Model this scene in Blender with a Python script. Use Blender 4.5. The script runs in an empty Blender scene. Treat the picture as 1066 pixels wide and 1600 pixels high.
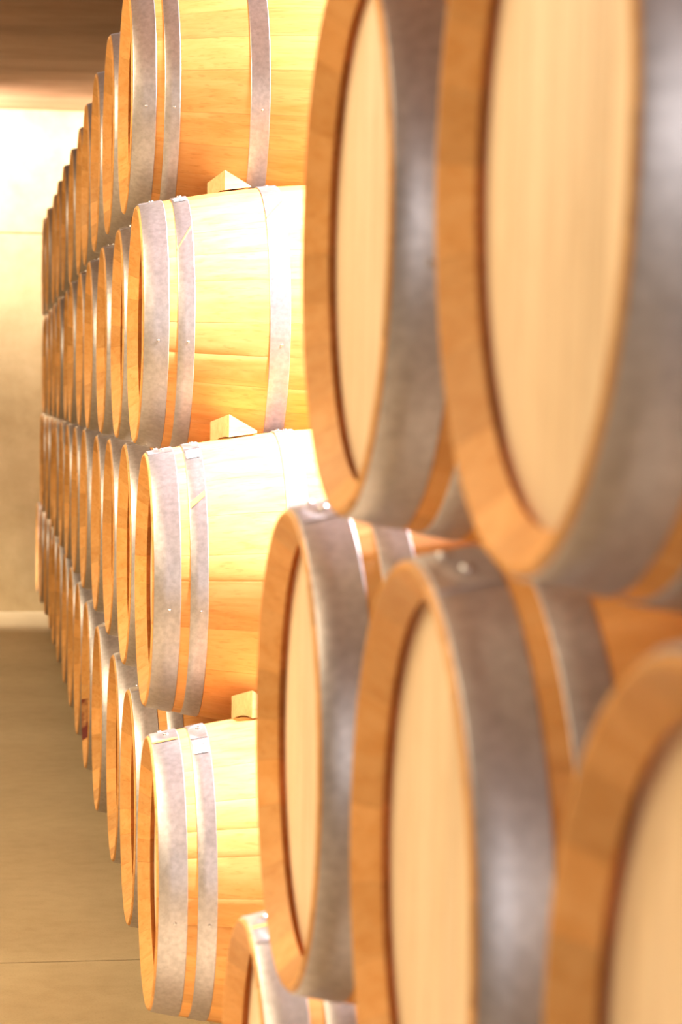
import bpy, math, random
from mathutils import Vector, Matrix

SC = bpy.context.scene
COL = SC.collection
R = math.radians

# ------------------------------------------------------------------ camera
EYE = 1.455                                   # eye height over the floor, metres
F_PX, YAW, PITCH, ROLL, CAM_X = 3593.7, .1550, .0501, .0128, -.3550
cam = bpy.data.cameras.new('camera')
cam.sensor_fit = 'VERTICAL'
cam.sensor_height = 36
cam.lens = F_PX * 36 / 1600
cam.clip_start = .02
cam.dof.use_dof = True
cam.dof.focus_distance = 5.5
cam.dof.aperture_fstop = 5.6
co = bpy.data.objects.new('camera', cam)
COL.objects.link(co)
cy, sy, cp, sp, cr, sr = math.cos(YAW), math.sin(YAW), math.cos(PITCH), math.sin(PITCH), math.cos(ROLL), math.sin(ROLL)
fwd = Vector((sy * cp, cy * cp, -sp))
rt0 = Vector((cy, -sy, 0))
up0 = Vector((sy * sp, cy * sp, cp))
rt = rt0 * cr + up0 * sr
up = up0 * cr - rt0 * sr
m = Matrix((rt, up, -fwd)).transposed().to_4x4()
m.translation = Vector((CAM_X, 0, EYE))
co.matrix_world = m
SC.camera = co

# ------------------------------------------------------------------ exposure, world, lamps
SC.view_settings.view_transform = 'Standard'
SC.view_settings.look = 'None'
SC.view_settings.gamma = 1
SC.view_settings.use_curve_mapping = False
SC.view_settings.exposure = 0.0
SC.cycles.max_bounces = 10
SC.cycles.diffuse_bounces = 7
SC.cycles.sample_clamp_indirect = 6

world = bpy.data.worlds.new('world')
SC.world = world
world.use_nodes = True
world.node_tree.nodes['Background'].inputs[0].default_value = (1, .85, .65, 1)
world.node_tree.nodes['Background'].inputs[1].default_value = .05


def lamp(name, kind, loc, target, power, color, size=.3, size_y=None, angle=None, blend=.5):
    l = bpy.data.lights.new(name, kind)
    l.energy = power
    l.color = color
    if kind == 'AREA':
        l.shape = 'RECTANGLE' if size_y else 'DISK'
        l.size = size
        if size_y:
            l.size_y = size_y
    else:
        l.shadow_soft_size = size
    if kind == 'SPOT':
        l.spot_size = R(angle)
        l.spot_blend = blend
    o = bpy.data.objects.new(name, l)
    COL.objects.link(o)
    o.location = loc
    d = Vector(target) - Vector(loc)
    o.rotation_euler = d.to_track_quat('-Z', 'Y').to_euler()
    return o


WARM = (1, .80, .51)
NEUT = (1, .91, .80)
COOL = (1, .95, .93)
# ceiling lamp over the gap between the two stacks
lamp('gap_lamp', 'AREA', (1.75, 5.15, 3.25), (.7, 5.0, 1.0), 210, (1, .94, .95), .4)
lamp('gap_downlight', 'SPOT', (1.35, 4.3, 3.26), (.62, 4.2, 0), 1650, (.97, .92, 1), .12, None, 104, .5)
# tubes over the corridor, left of the view
for yy, pw in ((2.1, 85), (4.9, 220), (8.6, 80), (12.2, 65)):
    lamp('corridor_lamp', 'AREA', (-2.1, yy, 3.2), (-1.0, yy - .3, 0), pw, WARM, .9, 2.0)
# the lamps that wash the end wall
lamp('wall_lamp', 'AREA', (-.95, 14.6, 2.98), (-.3, 15.4, 2.98), 68, NEUT, .3)
lamp('wall_lamp', 'AREA', (.9, 14.8, 3.22), (.4, 15.4, 2.2), 55, NEUT, .3)
# broad light added behind the camera for highlights on the hoops; no door
lamp('rear_glint_light', 'AREA', (-.9, -2.9, 1.85), (-.7, 4, 1.6), 85, COOL, 4.2, .45)
# spot added to brighten the floor strip at the end wall; no passage
lamp('floor_strip_spot', 'SPOT', (-3.2, 14.75, 1.9), (-.1, 15.0, 0), 1100, NEUT, .2, None, 27, 1.0)

# ------------------------------------------------------------------ materials


def mat(name):
    m_ = bpy.data.materials.new(name)
    m_.use_nodes = True
    nt = m_.node_tree
    b = nt.nodes['Principled BSDF']
    return m_, nt, b


def N(nt, t, **kw):
    n = nt.nodes.new(t)
    for k, v in kw.items():
        if k in n.inputs:
            n.inputs[k].default_value = v
        else:
            setattr(n, k, v)
    return n


def ramp(nt, src, stops):
    r = N(nt, 'ShaderNodeValToRGB')
    e = r.color_ramp.elements
    while len(e) < len(stops):
        e.new(.5)
    for i, (p, c) in enumerate(stops):
        e[i].position = p
        e[i].color = (*c, 1) if len(c) == 3 else c
    nt.links.new(src, r.inputs[0])
    return r.outputs[0]


def mix(nt, a, b, fac, blend='MIX'):
    x = N(nt, 'ShaderNodeMix', data_type='RGBA', blend_type=blend)
    for s, v in ((0, fac), (6, a), (7, b)):
        if isinstance(v, (int, float)):
            x.inputs[s].default_value = v
        elif isinstance(v, tuple):
            x.inputs[s].default_value = (*v, 1)
        else:
            nt.links.new(v, x.inputs[s])
    return x.outputs[2]


def wood(name, light, dark, axis='X', vmin=.8, vmax=1.12, rough=.5, stain=None):
    m_, nt, b = mat(name)
    L = nt.links.new
    tc = N(nt, 'ShaderNodeTexCoord')
    oi = N(nt, 'ShaderNodeObjectInfo')
    off = N(nt, 'ShaderNodeVectorMath', operation='SCALE')
    off.inputs[0].default_value = (13.1, 7.7, 5.3)
    L(oi.outputs['Random'], off.inputs['Scale'])
    add = N(nt, 'ShaderNodeVectorMath', operation='ADD')
    L(tc.outputs['Object'], add.inputs[0])
    L(off.outputs[0], add.inputs[1])
    mp = N(nt, 'ShaderNodeMapping')
    s = {'X': (3, 45, 45), 'Z': (45, 45, 3), 'Y': (45, 3, 45)}[axis]
    mp.inputs['Scale'].default_value = s
    L(add.outputs[0], mp.inputs[0])
    n1 = N(nt, 'ShaderNodeTexNoise', Scale=1.0, Detail=5.0, Roughness=.6, Distortion=.6)
    L(mp.outputs[0], n1.inputs['Vector'])
    mp2 = N(nt, 'ShaderNodeMapping')
    mp2.inputs['Scale'].default_value = tuple(v * 4 if v > 10 else v * 6 for v in s)
    L(add.outputs[0], mp2.inputs[0])
    n2 = N(nt, 'ShaderNodeTexNoise', Scale=1.0, Detail=2.0)
    L(mp2.outputs[0], n2.inputs['Vector'])
    c = ramp(nt, n1.outputs[0], [(.28, dark), (.62, light)])
    flecks = ramp(nt, n2.outputs[0], [(.30, (.78, .70, .6)), (.42, (1, 1, 1))])
    c = mix(nt, c, flecks, .55, 'MULTIPLY')
    n3 = N(nt, 'ShaderNodeTexNoise', Scale=5.0, Detail=2.0)
    L(add.outputs[0], n3.inputs['Vector'])
    blot = ramp(nt, n3.outputs[0], [(.3, (.88, .83, .76)), (.6, (1, 1, 1))])
    c = mix(nt, c, blot, .6, 'MULTIPLY')
    mr = N(nt, 'ShaderNodeMapRange')
    mr.inputs['To Min'].default_value = vmin
    mr.inputs['To Max'].default_value = vmax
    L(oi.outputs['Random'], mr.inputs['Value'])
    hs = N(nt, 'ShaderNodeHueSaturation')
    L(mr.outputs[0], hs.inputs['Value'])
    L(c, hs.inputs['Color'])
    c = hs.outputs[0]
    if stain:
        n4 = N(nt, 'ShaderNodeTexNoise', Scale=14.0, Detail=3.0)
        L(add.outputs[0], n4.inputs['Vector'])
        f = ramp(nt, n4.outputs[0], [(.4, (0, 0, 0)), (.55, (1, 1, 1))])
        c = mix(nt, c, stain, f)
    L(c, b.inputs['Base Color'])
    b.inputs['Roughness'].default_value = rough
    b.inputs['Specular IOR Level'].default_value = .18
    bu = N(nt, 'ShaderNodeBump', Strength=.15, Distance=.002)
    L(n1.outputs[0], bu.inputs['Height'])
    L(bu.outputs[0], b.inputs['Normal'])
    return m_


M_STAVE = wood('oak_stave', (.80, .435, .155), (.70, .33, .09))
M_STAIN = wood('oak_stave_wine_stained', (.60, .30, .11), (.45, .2, .08), stain=(.16, .03, .02))
M_HEAD = wood('oak_head', (.90, .72, .49), (.86, .67, .44), axis='Z', vmin=.92, vmax=1.06)
M_WEDGE = wood('pine_wedge', (.86, .68, .36), (.76, .54, .24), vmin=.95, vmax=1.05)
M_RAIL = wood('rail_timber', (.55, .38, .2), (.42, .27, .13), axis='Y')


def steel():
    m_, nt, b = mat('galvanised_hoop_steel')
    L = nt.links.new
    tc = N(nt, 'ShaderNodeTexCoord')
    oi = N(nt, 'ShaderNodeObjectInfo')
    off = N(nt, 'ShaderNodeVectorMath', operation='SCALE')
    off.inputs[0].default_value = (9.1, 4.7, 6.3)
    L(oi.outputs['Random'], off.inputs['Scale'])
    add = N(nt, 'ShaderNodeVectorMath', operation='ADD')
    L(tc.outputs['Object'], add.inputs[0])
    L(off.outputs[0], add.inputs[1])
    n1 = N(nt, 'ShaderNodeTexNoise', Scale=90.0, Detail=3.0)
    n2 = N(nt, 'ShaderNodeTexNoise', Scale=9.0, Detail=4.0, Roughness=.65)
    n3 = N(nt, 'ShaderNodeTexVoronoi', Scale=240.0)
    for n in (n1, n2, n3):
        L(add.outputs[0], n.inputs['Vector'])
    c = ramp(nt, n1.outputs[0], [(.3, (.46, .435, .44)), (.7, (.60, .57, .575))])
    c2 = ramp(nt, n2.outputs[0], [(.3, (.87, .865, .87)), (.65, (1, 1, 1))])
    c = mix(nt, c, c2, .8, 'MULTIPLY')
    c3 = ramp(nt, n3.outputs['Distance'], [(.0, (.8, .8, .8)), (.35, (1, 1, 1))])
    c = mix(nt, c, c3, .5, 'MULTIPLY')
    L(c, b.inputs['Base Color'])
    b.inputs['Metallic'].default_value = .84
    b.inputs['Anisotropic'].default_value = .5
    tg = N(nt, 'ShaderNodeTangent', direction_type='RADIAL', axis='X')
    L(tg.outputs[0], b.inputs['Tangent'])
    mr = N(nt, 'ShaderNodeMapRange')
    mr.inputs['To Min'].default_value = .36
    mr.inputs['To Max'].default_value = .48
    L(n2.outputs[0], mr.inputs['Value'])
    L(mr.outputs[0], b.inputs['Roughness'])
    bu = N(nt, 'ShaderNodeBump', Strength=.12, Distance=.001)
    L(n1.outputs[0], bu.inputs['Height'])
    L(bu.outputs[0], b.inputs['Normal'])
    return m_


M_STEEL = steel()


def plain(name, col, rough=.5, metal=0.0):
    m_, nt, b = mat(name)
    n = N(nt, 'ShaderNodeTexNoise', Scale=60.0, Detail=2.0)
    tc = N(nt, 'ShaderNodeTexCoord')
    nt.links.new(tc.outputs['Object'], n.inputs['Vector'])
    c = ramp(nt, n.outputs[0], [(.3, tuple(v * .88 for v in col)), (.7, col)])
    nt.links.new(c, b.inputs['Base Color'])
    b.inputs['Roughness'].default_value = rough
    b.inputs['Metallic'].default_value = metal
    return m_


M_RIVET = plain('rivet_steel', (.62, .61, .62), .3, 1.0)
M_STICKER = plain('white_sticker', (.84, .83, .80), .5)
M_INK = plain('sticker_ink', (.18, .17, .17), .6)
M_CHALK = plain('yellow_glue_streak', (.74, .40, .10), .5)


def concrete(name, light, dark, scale=(1, 1, 1), sc=1.6, rough=.75, bump=.15, spec=.3):
    m_, nt, b = mat(name)
    L = nt.links.new
    tc = N(nt, 'ShaderNodeTexCoord')
    mp = N(nt, 'ShaderNodeMapping')
    mp.inputs['Scale'].default_value = scale
    L(tc.outputs['Object'], mp.inputs[0])
    n1 = N(nt, 'ShaderNodeTexNoise', Scale=sc, Detail=6.0, Roughness=.62)
    n2 = N(nt, 'ShaderNodeTexNoise', Scale=sc * 9, Detail=4.0, Roughness=.6)
    n3 = N(nt, 'ShaderNodeTexNoise', Scale=sc * 120, Detail=2.0)
    for n in (n1, n2, n3):
        L(mp.outputs[0], n.inputs['Vector'])
    c = ramp(nt, n1.outputs[0], [(.35, dark), (.65, light)])
    c2 = ramp(nt, n2.outputs[0], [(.3, (.84, .82, .78)), (.6, (1, 1, 1))])
    c = mix(nt, c, c2, .6, 'MULTIPLY')
    c3 = ramp(nt, n3.outputs[0], [(.28, (.82, .82, .8)), (.5, (1, 1, 1))])
    c = mix(nt, c, c3, .6, 'MULTIPLY')
    L(c, b.inputs['Base Color'])
    b.inputs['Roughness'].default_value = rough
    b.inputs['Specular IOR Level'].default_value = spec
    bu = N(nt, 'ShaderNodeBump', Strength=bump, Distance=.004)
    L(n2.outputs[0], bu.inputs['Height'])
    L(bu.outputs[0], b.inputs['Normal'])
    return m_


M_FLOOR = concrete('floor_concrete', (.51, .41, .25), (.43, .335, .195), rough=.6)
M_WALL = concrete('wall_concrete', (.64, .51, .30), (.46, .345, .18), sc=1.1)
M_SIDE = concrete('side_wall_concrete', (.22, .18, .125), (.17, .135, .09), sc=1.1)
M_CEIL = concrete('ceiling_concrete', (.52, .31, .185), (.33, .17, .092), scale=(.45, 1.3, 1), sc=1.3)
M_JOINT = plain('dark_joint_fill', (.12, .09, .06), .9)  # dark filler colour in the floor joint

# ------------------------------------------------------------------ helpers


def mesh(name, verts, faces, material, smooth=0):
    me = bpy.data.meshes.new(name)
    me.from_pydata(verts, [], faces)
    me.materials.append(material)
    if smooth:
        me.polygons.foreach_set('use_smooth', [True] * len(faces))
        me.set_sharp_from_angle(angle=R(smooth))
    me.update()
    return me


def link(name, me, parent=None, loc=(0, 0, 0), rot=(0, 0, 0)):
    o = bpy.data.objects.new(name, me)
    COL.objects.link(o)
    o.location = loc
    o.rotation_euler = rot
    if parent:
        o.parent = parent
    return o


def tag(o, label=None, cat=None, group=None, kind=None):
    for k, v in (('label', label), ('category', cat), ('group', group), ('kind', kind)):
        if v:
            o[k] = v
    return o


def box_data(x0, y0, z0, x1, y1, z1, bev=0):
    """a box, its upright edges chamfered when bev > 0"""
    if not bev:
        v = [(x, y, z) for z in (z0, z1) for y in (y0, y1) for x in (x0, x1)]
        f = [(0, 2, 3, 1), (4, 5, 7, 6), (0, 1, 5, 4), (1, 3, 7, 5), (3, 2, 6, 7), (2, 0, 4, 6)]
        return v, f
    b = bev
    v, f = [], []
    def ring(ins, z):
        i = len(v)
        v.extend([(x0 + ins, y0 + ins, z), (x1 - ins, y0 + ins, z), (x1 - ins, y1 - ins, z), (x0 + ins, y1 - ins, z)])
        return i
    rs = [ring(b, z0), ring(0, z0 + b), ring(0, z1 - b), ring(b, z1)]
    for a, c in zip(rs, rs[1:]):
        for k in range(4):
            f.append((a + k, a + (k + 1) % 4, c + (k + 1) % 4, c + k))
    f.append((rs[0] + 3, rs[0] + 2, rs[0] + 1, rs[0]))
    f.append((rs[3], rs[3] + 1, rs[3] + 2, rs[3] + 3))
    return v, f


# ------------------------------------------------------------------ the room
X0, X1, Y0, Y1, ZC = -3.4, 2.9, -3.2, 15.4, 3.32
root = bpy.data.objects.new('floor', None)
COL.objects.link(root)
tag(root, kind='structure')
SEAM = 5.87
for a, b in ((Y0, SEAM - .006), (SEAM + .006, Y1)):
    v, f = box_data(X0, a, -.12, X1, b, 0, .0015)
    link('floor_slab', mesh('floor_slab', v, f, M_FLOOR), root)
v, f = box_data(X0, SEAM - .02, -.14, X1, SEAM + .02, -.012)
link('joint_filler', mesh('joint_filler', v, f, M_JOINT), root)


def struct(name, bx, material):
    o = link(name, mesh(name, *box_data(*bx), material))
    return tag(o, kind='structure')


struct('ceiling', (X0 - .2, Y0 - .2, ZC, X1 + .2, Y1 + .2, ZC + .2), M_CEIL)
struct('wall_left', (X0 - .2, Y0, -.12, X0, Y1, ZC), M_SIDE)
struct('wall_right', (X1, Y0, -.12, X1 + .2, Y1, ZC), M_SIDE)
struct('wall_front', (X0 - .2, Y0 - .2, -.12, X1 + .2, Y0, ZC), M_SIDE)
wb = bpy.data.objects.new('wall_back', None)
COL.objects.link(wb)
wb.location = (0, Y1, 0)
tag(wb, kind='structure')
WSEAM = 2.503
for a, b in ((-.12, WSEAM - .003), (WSEAM + .003, ZC)):
    v, f = box_data(X0 - .2, 0, a, X1 + .2, .2, b, .006)
    link('concrete_panel', mesh('concrete_panel', v, f, M_WALL), wb)
v, f = box_data(X0 - .2, .012, WSEAM - .03, X1 + .2, .19, WSEAM + .03)
link('joint_filler', mesh('joint_filler', v, f, M_SIDE), wb)

# ------------------------------------------------------------------ barrel meshes (axis = local X, front head at x = 0)
LEN, RH, RB = .95, .283, .3457


def prof(x):
    t = abs(x - LEN / 2) / (LEN / 2)
    return RB - (RB - RH) * t ** 1.7


T_OUT = [0, .003, .03, .065, .10, .15, .21, .28, .35, .42]
X_OUT = T_OUT + [LEN / 2] + [LEN - x for x in reversed(T_OUT)]
RIN_T = [(0, .006), (.026, .036), (.0268, .020), (.0362, .018), (.0375, .033), (.10, .029), (.25, .028)]


def inner(x):
    d = min(x, LEN - x)
    for (a, ra), (b, rb) in zip(RIN_T, RIN_T[1:]):
        if d <= b:
            return prof(x) - (ra + (rb - ra) * (d - a) / (b - a))
    return prof(x) - .027


X_IN = [a for a, _ in RIN_T] + [LEN / 2] + [LEN - a for a, _ in reversed(RIN_T)]


def stave_mesh(a0, a1, material):
    """one stave between the angles a0 and a1: crowned outside, hollowed inside, bevelled and grooved at both ends"""
    v, f = [], []
    M = 4
    g = .00015                     # half joint
    ch = .0006                     # arris of the outer edge

    def row(x, r, drop):
        i = len(v)
        w0, w1 = a0 + g / r, a1 - g / r
        ee = ch / r
        angs = [w0] + [w0 + ee + (w1 - w0 - 2 * ee) * k / M for k in range(M + 1)] + [w1]
        for k, a in enumerate(angs):
            q = r - (drop if k in (0, M + 2) else 0)
            v.append((x, -q * math.sin(a), q * math.cos(a)))
        return i
    n = M + 3
    outer = [row(x, prof(x) - (.0025 if x in (0, LEN) else 0), .0003) for x in X_OUT]
    inn = [row(x, inner(x), 0) for x in X_IN]
    for a, b in zip(outer, outer[1:]):
        for k in range(n - 1):
            f.append((a + k, a + k + 1, b + k + 1, b + k))
    for a, b in zip(inn, inn[1:]):
        for k in range(n - 1):
            f.append((a + k, b + k, b + k + 1, a + k + 1))
    for o, i, fl in ((outer[0], inn[0], 1), (outer[-1], inn[-1], 0)):
        for k in range(n - 1):
            q = (o + k, i + k, i + k + 1, o + k + 1)
            f.append(q if fl else q[::-1])
    s0 = [o for o in outer] + [i for i in reversed(inn)]
    f.append(tuple(s0))
    f.append(tuple(x + n - 1 for x in reversed(s0)))
    return mesh('stave', v, f, material, 28)


def ring_band(x0, x1, t, lift=.0002, a0=0, a1=2 * math.pi, seg=84, name='hoop', material=None):
    """a strip of steel bent round the barrel; full ring unless a0..a1 is given"""
    full = abs(a1 - a0 - 2 * math.pi) < 1e-6
    cs = []
    e = min(.0012, (x1 - x0) * .1)
    st = [x0, x0 + e, (x0 + x1) / 2, x1 - e, x1]
    for x in st:
        cs.append((x, prof(x) + lift + (t if e * .5 < x - x0 < (x1 - x0) - e * .5 else t * .45)))
    cs.append((x1, prof(x1) + lift))
    cs.append((x0, prof(x0) + lift))
    n = len(cs)
    v, f = [], []
    cnt = seg if full else seg + 1
    for k in range(cnt):
        a = a0 + (a1 - a0) * k / seg
        for x, r in cs:
            v.append((x, -r * math.sin(a), r * math.cos(a)))
    for k in range(seg):
        p, q = k * n, ((k + 1) % cnt) * n
        for j in range(n):
            j2 = (j + 1) % n
            f.append((p + j, p + j2, q + j2, q + j))
    if not full:
        f.append(tuple(range(n)))
        f.append(tuple((cnt - 1) * n + j for j in reversed(range(n))))
    return mesh(name, v, f, material, 35)


def rivet_mesh(r=.0062, h=.0042):
    v, f = [], []
    S = 10
    for z, q in ((-.001, r), (h * .35, r * .95), (h * .8, r * .62)):
        for k in range(S):
            a = 2 * math.pi * k / S
            v.append((q * math.cos(a), q * math.sin(a), z))
    v.append((0, 0, h))
    for j in range(2):
        for k in range(S):
            f.append((j * S + k, j * S + (k + 1) % S, (j + 1) * S + (k + 1) % S, (j + 1) * S + k))
    for k in range(S):
        f.append((2 * S + k, 2 * S + (k + 1) % S, 3 * S))
    return mesh('rivet', v, f, M_RIVET, 50)


def head_plank(y0, y1, rad, x=.0357, t=.022):
    """one upright board of the head, a strip of the disc, edges eased"""
    g = .0004
    y0 += g
    y1 -= g
    v, f = [], []
    K = 5

    def outline(ins, xx):
        i = len(v)
        r = rad - ins
        a, b = max(y0 + ins, -r), min(y1 - ins, r)
        ys = [a + (b - a) * k / K for k in range(K + 1)]
        for y in ys:
            v.append((xx, y, math.sqrt(max(r * r - y * y, 0)) - 0))
        for y in reversed(ys):
            v.append((xx, y, -math.sqrt(max(r * r - y * y, 0))))
        return i
    n = 2 * (K + 1)
    rs = [outline(.0012, x), outline(0, x + .0012), outline(0, x + t)]
    for a, b in zip(rs, rs[1:]):
        for k in range(n):
            f.append((a + k, b + k, b + (k + 1) % n, a + (k + 1) % n))
    f.append(tuple(rs[0] + k for k in range(n)))
    f.append(tuple(rs[2] + k for k in reversed(range(n))))
    return mesh('head_plank', v, f, M_HEAD)


random.seed(11)
HEAD_R = RH - .017
LAYOUTS = []
for q in range(4):
    ws = [random.uniform(.7, 1.35) for _ in range(25)]
    tot = sum(ws)
    a, lst = 0, []
    for w in ws:
        b = a + w / tot * 2 * math.pi
        lst.append((stave_mesh(a, b, M_STAVE), (a + b) / 2))
        a = b
    LAYOUTS.append(lst)
HEADS = []
for q in range(2):
    ws = [random.uniform(.75, 1.3) for _ in range(8)]
    ws[0] *= 1.3
    ws[-1] *= 1.3
    tot = sum(ws)
    a, lst = -HEAD_R, []
    for w in ws:
        b = a + w / tot * 2 * HEAD_R
        lst.append(head_plank(a, b, HEAD_R))
        a = b
    HEADS.append(lst)
v, f = [], []
for xx in (LEN - .058, LEN - .0357):
    for k in range(48):
        v.append((xx, HEAD_R * math.cos(k * math.pi / 24), HEAD_R * math.sin(k * math.pi / 24)))
f = [tuple(range(48)), tuple(reversed(range(48, 96)))] + [(k, k + 48, (k + 1) % 48 + 48, (k + 1) % 48) for k in range(48)]
BACK = mesh('back_head', v, f, M_HEAD)

HOOP_X = [(.0045, .061), (.081, .119), (.288, .335)]
HOOPS = [ring_band(a, b, .0017, material=M_STEEL) for a, b in HOOP_X] + \
        [ring_band(LEN - b, LEN - a, .0017, material=M_STEEL) for a, b in HOOP_X]
LAP_A = R(22)
LAPS = [ring_band(a + .001, b - .001, .0015, .0019, -LAP_A / 2, LAP_A / 2, 7, 'hoop_lap', M_STEEL) for a, b in HOOP_X]
RIVET = rivet_mesh()
NAIL = rivet_mesh(.0034, .0022)
NAIL.name = 'nail'


def on_surface(x, a, lift):
    """location and rotation that stand local +Z out of the barrel at (x, angle a)"""
    r = prof(x) + lift
    return (x, -r * math.sin(a), r * math.cos(a)), (a, 0, 0)


def patch(x0, x1, a0, a1, skew, lift, material, name, t=.0004):
    """a thin strip lying on a hoop, skewed along the hoop by the angle skew"""
    v, f = [], []
    K = 4
    for k in range(K + 1):
        s = k / K
        for fr in (0, 1):
            x = x0 + (x1 - x0) * s
            a = a0 + (a1 - a0) * fr + skew * s
            for h in (0, t):
                r = prof(x) + lift + h
                v.append((x, -r * math.sin(a), r * math.cos(a)))
    for k in range(K):
        p, q = 4 * k, 4 * k + 4
        f += [(p + 1, p + 3, q + 3, q + 1), (p, q, q + 2, p + 2), (p, p + 1, q + 1, q), (p + 2, q + 2, q + 3, p + 3)]
    f += [(0, 2, 3, 1), (4 * K, 4 * K + 1, 4 * K + 3, 4 * K + 2)]
    return mesh(name, v, f, material)


GROUP = 'oak wine barrels in the stacks'


def barrel(loc, label, seed, lap=0.0, head_rot=0.0, stained=(), full=False, radius=1.0):
    """Empty under the belly; staves, head planks, hoops (> lap, rivets, nails) are its parts"""
    rnd = random.Random(seed)
    e = bpy.data.objects.new('wine_barrel', None)
    COL.objects.link(e)
    e.empty_display_size = .1
    e.location = (loc[0], loc[1], loc[2] - RB)
    tag(e, label, 'barrel', GROUP)
    zc = (0, 0, RB)
    roll = rnd.uniform(0, 6.28)
    for k, (me, mid) in enumerate(LAYOUTS[seed % 4]):
        o = link('stave', me, e, zc, (roll, 0, 0))
        if stained and stained[0] < (mid + roll) % 6.2832 < stained[1]:
            o.material_slots[0].link = 'OBJECT'
            o.material_slots[0].material = M_STAIN
    for me in HEADS[seed % 2]:
        link('head_plank', me, e, zc, (head_rot, 0, 0))
    link('back_head', BACK, e, zc)
    for k, me in enumerate(HOOPS):
        la = lap + rnd.uniform(-.03, .03) + (0, .05, -.04, 0, .3, .1)[k]
        h = link('hoop', me, e, zc, (la, 0, 0))
        if k < 3:
            link('hoop_lap', LAPS[k], h)
            a, b = HOOP_X[k]
            xm = (a + b) / 2
            for da in ((-.09, .075) if k != 1 else (.01,)):
                p, r_ = on_surface(xm - .006 if da < 0 else xm + .004, da, .0033)
                link('rivet', RIVET, h, p, r_)
            if full:
                an = 1.72 - la
                p, r_ = on_surface(xm + .004, an, .0019)
                link('nail', NAIL, h, p, r_)
    e['_seed'] = seed
    return e


# ------------------------------------------------------------------ the stacks
PT, SV, YM, YN, Z4 = .7762, .5802, 4.7754, 3.0788, -.9971 + EYE
TIER = {1: 'top', 2: 'second', 3: 'third', 4: 'bottom'}
ORD = ['first', 'second', 'third', 'fourth', 'fifth', 'sixth', 'seventh', 'eighth', 'ninth', 'tenth', 'eleventh',
       'twelfth', 'thirteenth', 'fourteenth']
COUNT = {4: 14, 3: 13, 2: 12, 1: 11}
# how far each head stands proud of the row, as the photograph shows it (tier, index) -> x, z
NUDGE = {(4, 0): (-0.0118, -0.0022), (4, 1): (-0.005, -0.0035), (4, 2): (0.0015, -0.0064), (4, 3): (-0.0044, -0.0058),
         (4, 4): (-0.0046, -0.001), (4, 5): (-0.0017, 0.0011), (4, 6): (0.0015, 0.0015), (4, 7): (0.0034, 0.0015), (4,
         8): (0.0015, 0.0035), (4, 9): (0.0024, 0.0022), (4, 10): (0.0074, 0.0031), (4, 11): (0.0028, 0.0064), (4, 12):
         (-0.0046, 0.0064), (4, 13): (-0.0068, 0.0064), (3, 0): (0.0027, 0.0013), (3, 1): (0.0041, 0.0035), (3, 2):
         (0.0058, 0.0004), (3, 3): (0.0068, -0.004), (3, 4): (0.0004, 0.0044), (2, 0): (0.0035, 0.0025), (2, 1):
         (0.0053, 0), (1, 0): (-0.0017, 0.0008), (1, 1): (-0.0027, 0.0007), (1, 2): (-0.0035, -0.0033), (1, 3):
         (-0.0007, -0.0064), (1, 4): (0.0088, -0.0012), (1, 5): (0.0064, -0.0032), (1, 6): (0.0019, 0.003), (1, 7):
         (0.0022, 0.0024), (1, 8): (0.0043, 0.0016), (1, 9): (-0.0072, -0.0064), (1, 10): (-0.0094, -0.0037)}
SPECIAL = {
    (4, 0): 'sharp bottom-tier oak barrel nearest the gap, orange streak and white sticker on its hoops',
    (3, 0): 'sharp oak barrel ending the third tier of the long stack, brightly lit white top',
    (2, 0): 'sharp oak barrel ending the second tier, sticker and slanting yellow streak on its hoop',
    (1, 0): 'sharp top-tier oak barrel at the gap with dark shaded hoops, cut by the picture edge',
    (4, 4): 'distant bottom-tier oak barrel with a dark red wine stain on its rim',
}
rndj = random.Random(4)
ends = {}
for t in (4, 3, 2, 1):
    for i in range(COUNT[t]):
        nx, nz = NUDGE.get((t, i), (rndj.uniform(-.006, .006), 0))
        y = YM + (4 - t) * PT / 2 + i * PT
        lab = SPECIAL.get((t, i), 'oak barrel in the %s tier of the long stack, %s from the near end' % (TIER[t], ORD[i]))
        if i == COUNT[t] - 1 and (t, i) not in SPECIAL:
            lab = 'farthest oak barrel in the %s tier of the long stack, beside the end wall' % TIER[t]
        st = ()
        if (t, i) == (4, 4):
            st = (3.75, 4.4)
        b = barrel((nx, y, Z4 + (4 - t) * SV + nz), lab, 100 * t + i + (7 if t == 2 else 0),
                   lap=rndj.uniform(-.08, .12) if t < 4 or i else .02, head_rot=rndj.uniform(-.15, .15), stained=st, full=i < 2)
        if i == 0:
            ends[t] = b

NEAR = {(4, 0): 'blurred bottom-tier barrel of the near stack, lapped hoop end with two rivets and yellow line',
        (4, 1): 'second bottom-tier barrel of the near stack, hidden behind the blurred third-tier heads',
        (4, 2): 'third bottom-tier barrel of the near stack, hidden below the frame',
        (4, 3): 'fourth bottom-tier barrel of the near stack, below the camera',
        (3, 0): 'blurred third-tier barrel of the near stack with bright white glint on its wide hoop',
        (3, 1): 'large blurred third-tier barrel of the near stack, purple-grey hoop, middle of the three heads',
        (3, 2): 'very blurred nearest third-tier barrel at lower right, dark orange rim cut by the frame',
        (2, 0): 'large blurred upper barrel of the near stack, tall cream head beside the sharp barrels',
        (2, 1): 'largest blurred upper barrel at top right, wide cream head and dark grey hoop'}
for (t, i), lab in NEAR.items():
    y = YN - (4 - t) * PT / 2 - i * PT
    nd = {(4, 0): (0, -.004), (3, 0): (0, -.0015), (3, 1): (.001, -.006), (3, 2): (.002, .002)}.get((t, i), (0, 0))
    b = barrel((nd[0], y, Z4 + (4 - t) * SV + nd[1]), lab, 700 + 10 * t + i, lap={(4, 0): .12}.get((t, i), rndj.uniform(-.1, .2)),
               head_rot=rndj.uniform(-.06, .06), full=True)
    ends[(t, i)] = b


def hoops_of(b):
    return [c for c in b.children if c.name.startswith('hoop')]


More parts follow.
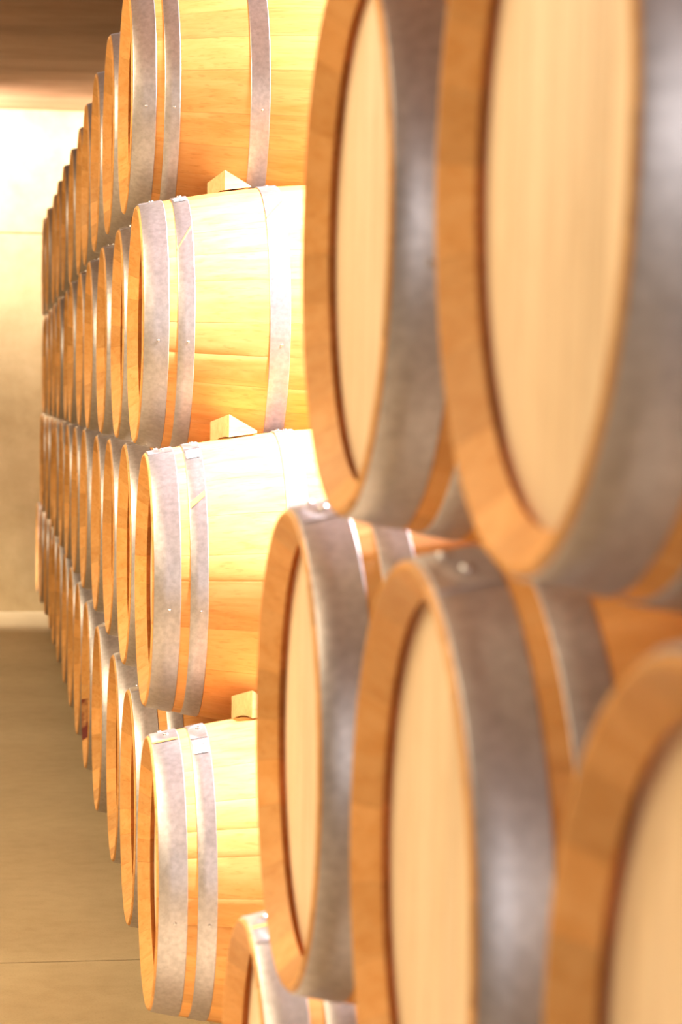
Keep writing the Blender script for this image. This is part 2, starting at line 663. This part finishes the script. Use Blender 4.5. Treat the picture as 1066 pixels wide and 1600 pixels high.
def sticker(b, k, ang, wid):
    h = hoops_of(b)[k]
    a, c = HOOP_X[k]
    an = ang - h.rotation_euler.x
    s = link('hoop_sticker', patch(a + .004, c - .004, an, an + wid, 0, .0037, M_STICKER, 'hoop_sticker'), h)
    w = (c - a - .008)
    v, f = [], []
    # three columns of small upright strokes
    for j, (fx, l0, l1) in enumerate(((.45, .25, .72), (.54, .18, .45), (.54, .55, .8), (.64, .3, .82), (.7, .2, .42))):
        me = patch(a + .004 + w * fx, a + .004 + w * (fx + .045), an + wid * l0, an + wid * l1, 0, .0041, M_INK, 'ink', .0002)
        i0 = len(v)
        v += [tuple(p.co) for p in me.vertices]
        f += [tuple(i0 + q for q in p.vertices) for p in me.polygons]
        bpy.data.meshes.remove(me)
    # the printed strokes belong to the sticker's own mesh (flat print)
    me = s.data
    base = len(me.vertices)
    vs = [tuple(p.co) for p in me.vertices] + v
    fs = [tuple(p.vertices) for p in me.polygons] + [tuple(base + q for q in p) for p in f]
    nf = len(me.polygons)
    nm = mesh('hoop_sticker', vs, fs, M_STICKER)
    nm.materials.append(M_INK)
    for p in list(nm.polygons)[nf:]:
        p.material_index = 1
    s.data = nm
    tag(s, 'white paper sticker with small dark printed strokes')


def streak(b, k, ang, wid, skew):
    h = hoops_of(b)[k]
    a, c = HOOP_X[k]
    an = ang - h.rotation_euler.x
    s = link('glue_streak', patch(a + .002, c - .002, an, an + wid, skew, .0036, M_CHALK, 'glue_streak'), h)
    tag(s, 'yellow-orange streak across the hoop')


sticker(ends[4], 1, .32, .16)
sticker(ends[3], 1, .30, .14)
sticker(ends[2], 1, .20, .13)
streak(ends[2], 1, .97, .02, -.22)
streak(ends[2], 2, .74, .02, -.20)
streak(ends[3], 1, .92, .05, -.10)
streak(ends[4], 0, .20, .03, .0)
streak(ends[(4, 0)], 0, .11, .03, .0)

# ------------------------------------------------------------------ wedges on the end barrels
wl = {2: 'pale pine wedge on the second-tier end barrel, under the dark-hooped top barrel',
      3: 'pale pine wedge on top of the third-tier end barrel',
      4: 'pale pine wedge on the bottom-tier end barrel, half hidden by the blurred barrel'}


def wedge(t):
    b = ends[t]
    c = b.location + Vector((0, 0, RB))
    def surf(x, y):
        return math.sqrt(max(prof(x) ** 2 - y * y, 0))
    dx = {2: -.012, 3: -.036, 4: -.008}[t]
    top = [(x + dx, y, z) for x, y, z in ((.224, -.03, .385 if t == 4 else .373), (.196, .115, .354), (.275, .125, .338), (.288, -.025, .337))]
    p, l, bk, rr = (Vector(q) for q in top)
    v, f = [], []
    K = 4
    for k in range(K + 1):                       # the foot follows the curve of the barrel it sits on
        for q in (p.lerp(l, k / K), rr.lerp(bk, k / K)):
            v += [(q.x, q.y, surf(q.x, q.y) + .004), tuple(q)]
    for k in range(K):
        a, c2 = 4 * k, 4 * k + 4
        f += [(a, a + 2, c2 + 2, c2), (a + 1, c2 + 1, c2 + 3, a + 3), (a, c2, c2 + 1, a + 1), (a + 2, a + 3, c2 + 3, c2 + 2)]
    f += [(0, 1, 3, 2), (4 * K, 4 * K + 2, 4 * K + 3, 4 * K + 1)]
    base = Vector((.25, .03, surf(.25, .03)))
    v = [tuple(Vector(p) - base) for p in v]
    o = link('wooden_wedge', mesh('wooden_wedge', v, f, M_WEDGE), None, c + base)
    tag(o, wl[t], 'wedge', 'wooden wedges between the tiers')


for t in (2, 3, 4):
    wedge(t)

# ------------------------------------------------------------------ rails under the bottom tiers
RZ = Z4 - prof(.25) - .007
for nm, xx, ya, yb, lb in (('support_rail', .21, YM - .3, YM + 13.4 * PT, 'squared timber rail under the long stack, corridor side'),
                           ('support_rail', .74, YM - .3, YM + 13.4 * PT, 'squared timber rail under the long stack, inner side'),
                           ('support_rail', .21, YN - 3.4 * PT, YN + .3, 'squared timber rail under the near stack, corridor side'),
                           ('support_rail', .74, YN - 3.4 * PT, YN + .3, 'squared timber rail under the near stack, inner side')):
    v, f = box_data(-.04, ya, 0, .04, yb, RZ, .004)
    o = link(nm, mesh(nm, v, f, M_RAIL), None, (xx, 0, 0))
    tag(o, lb, 'rail', 'timber rails under the barrels')
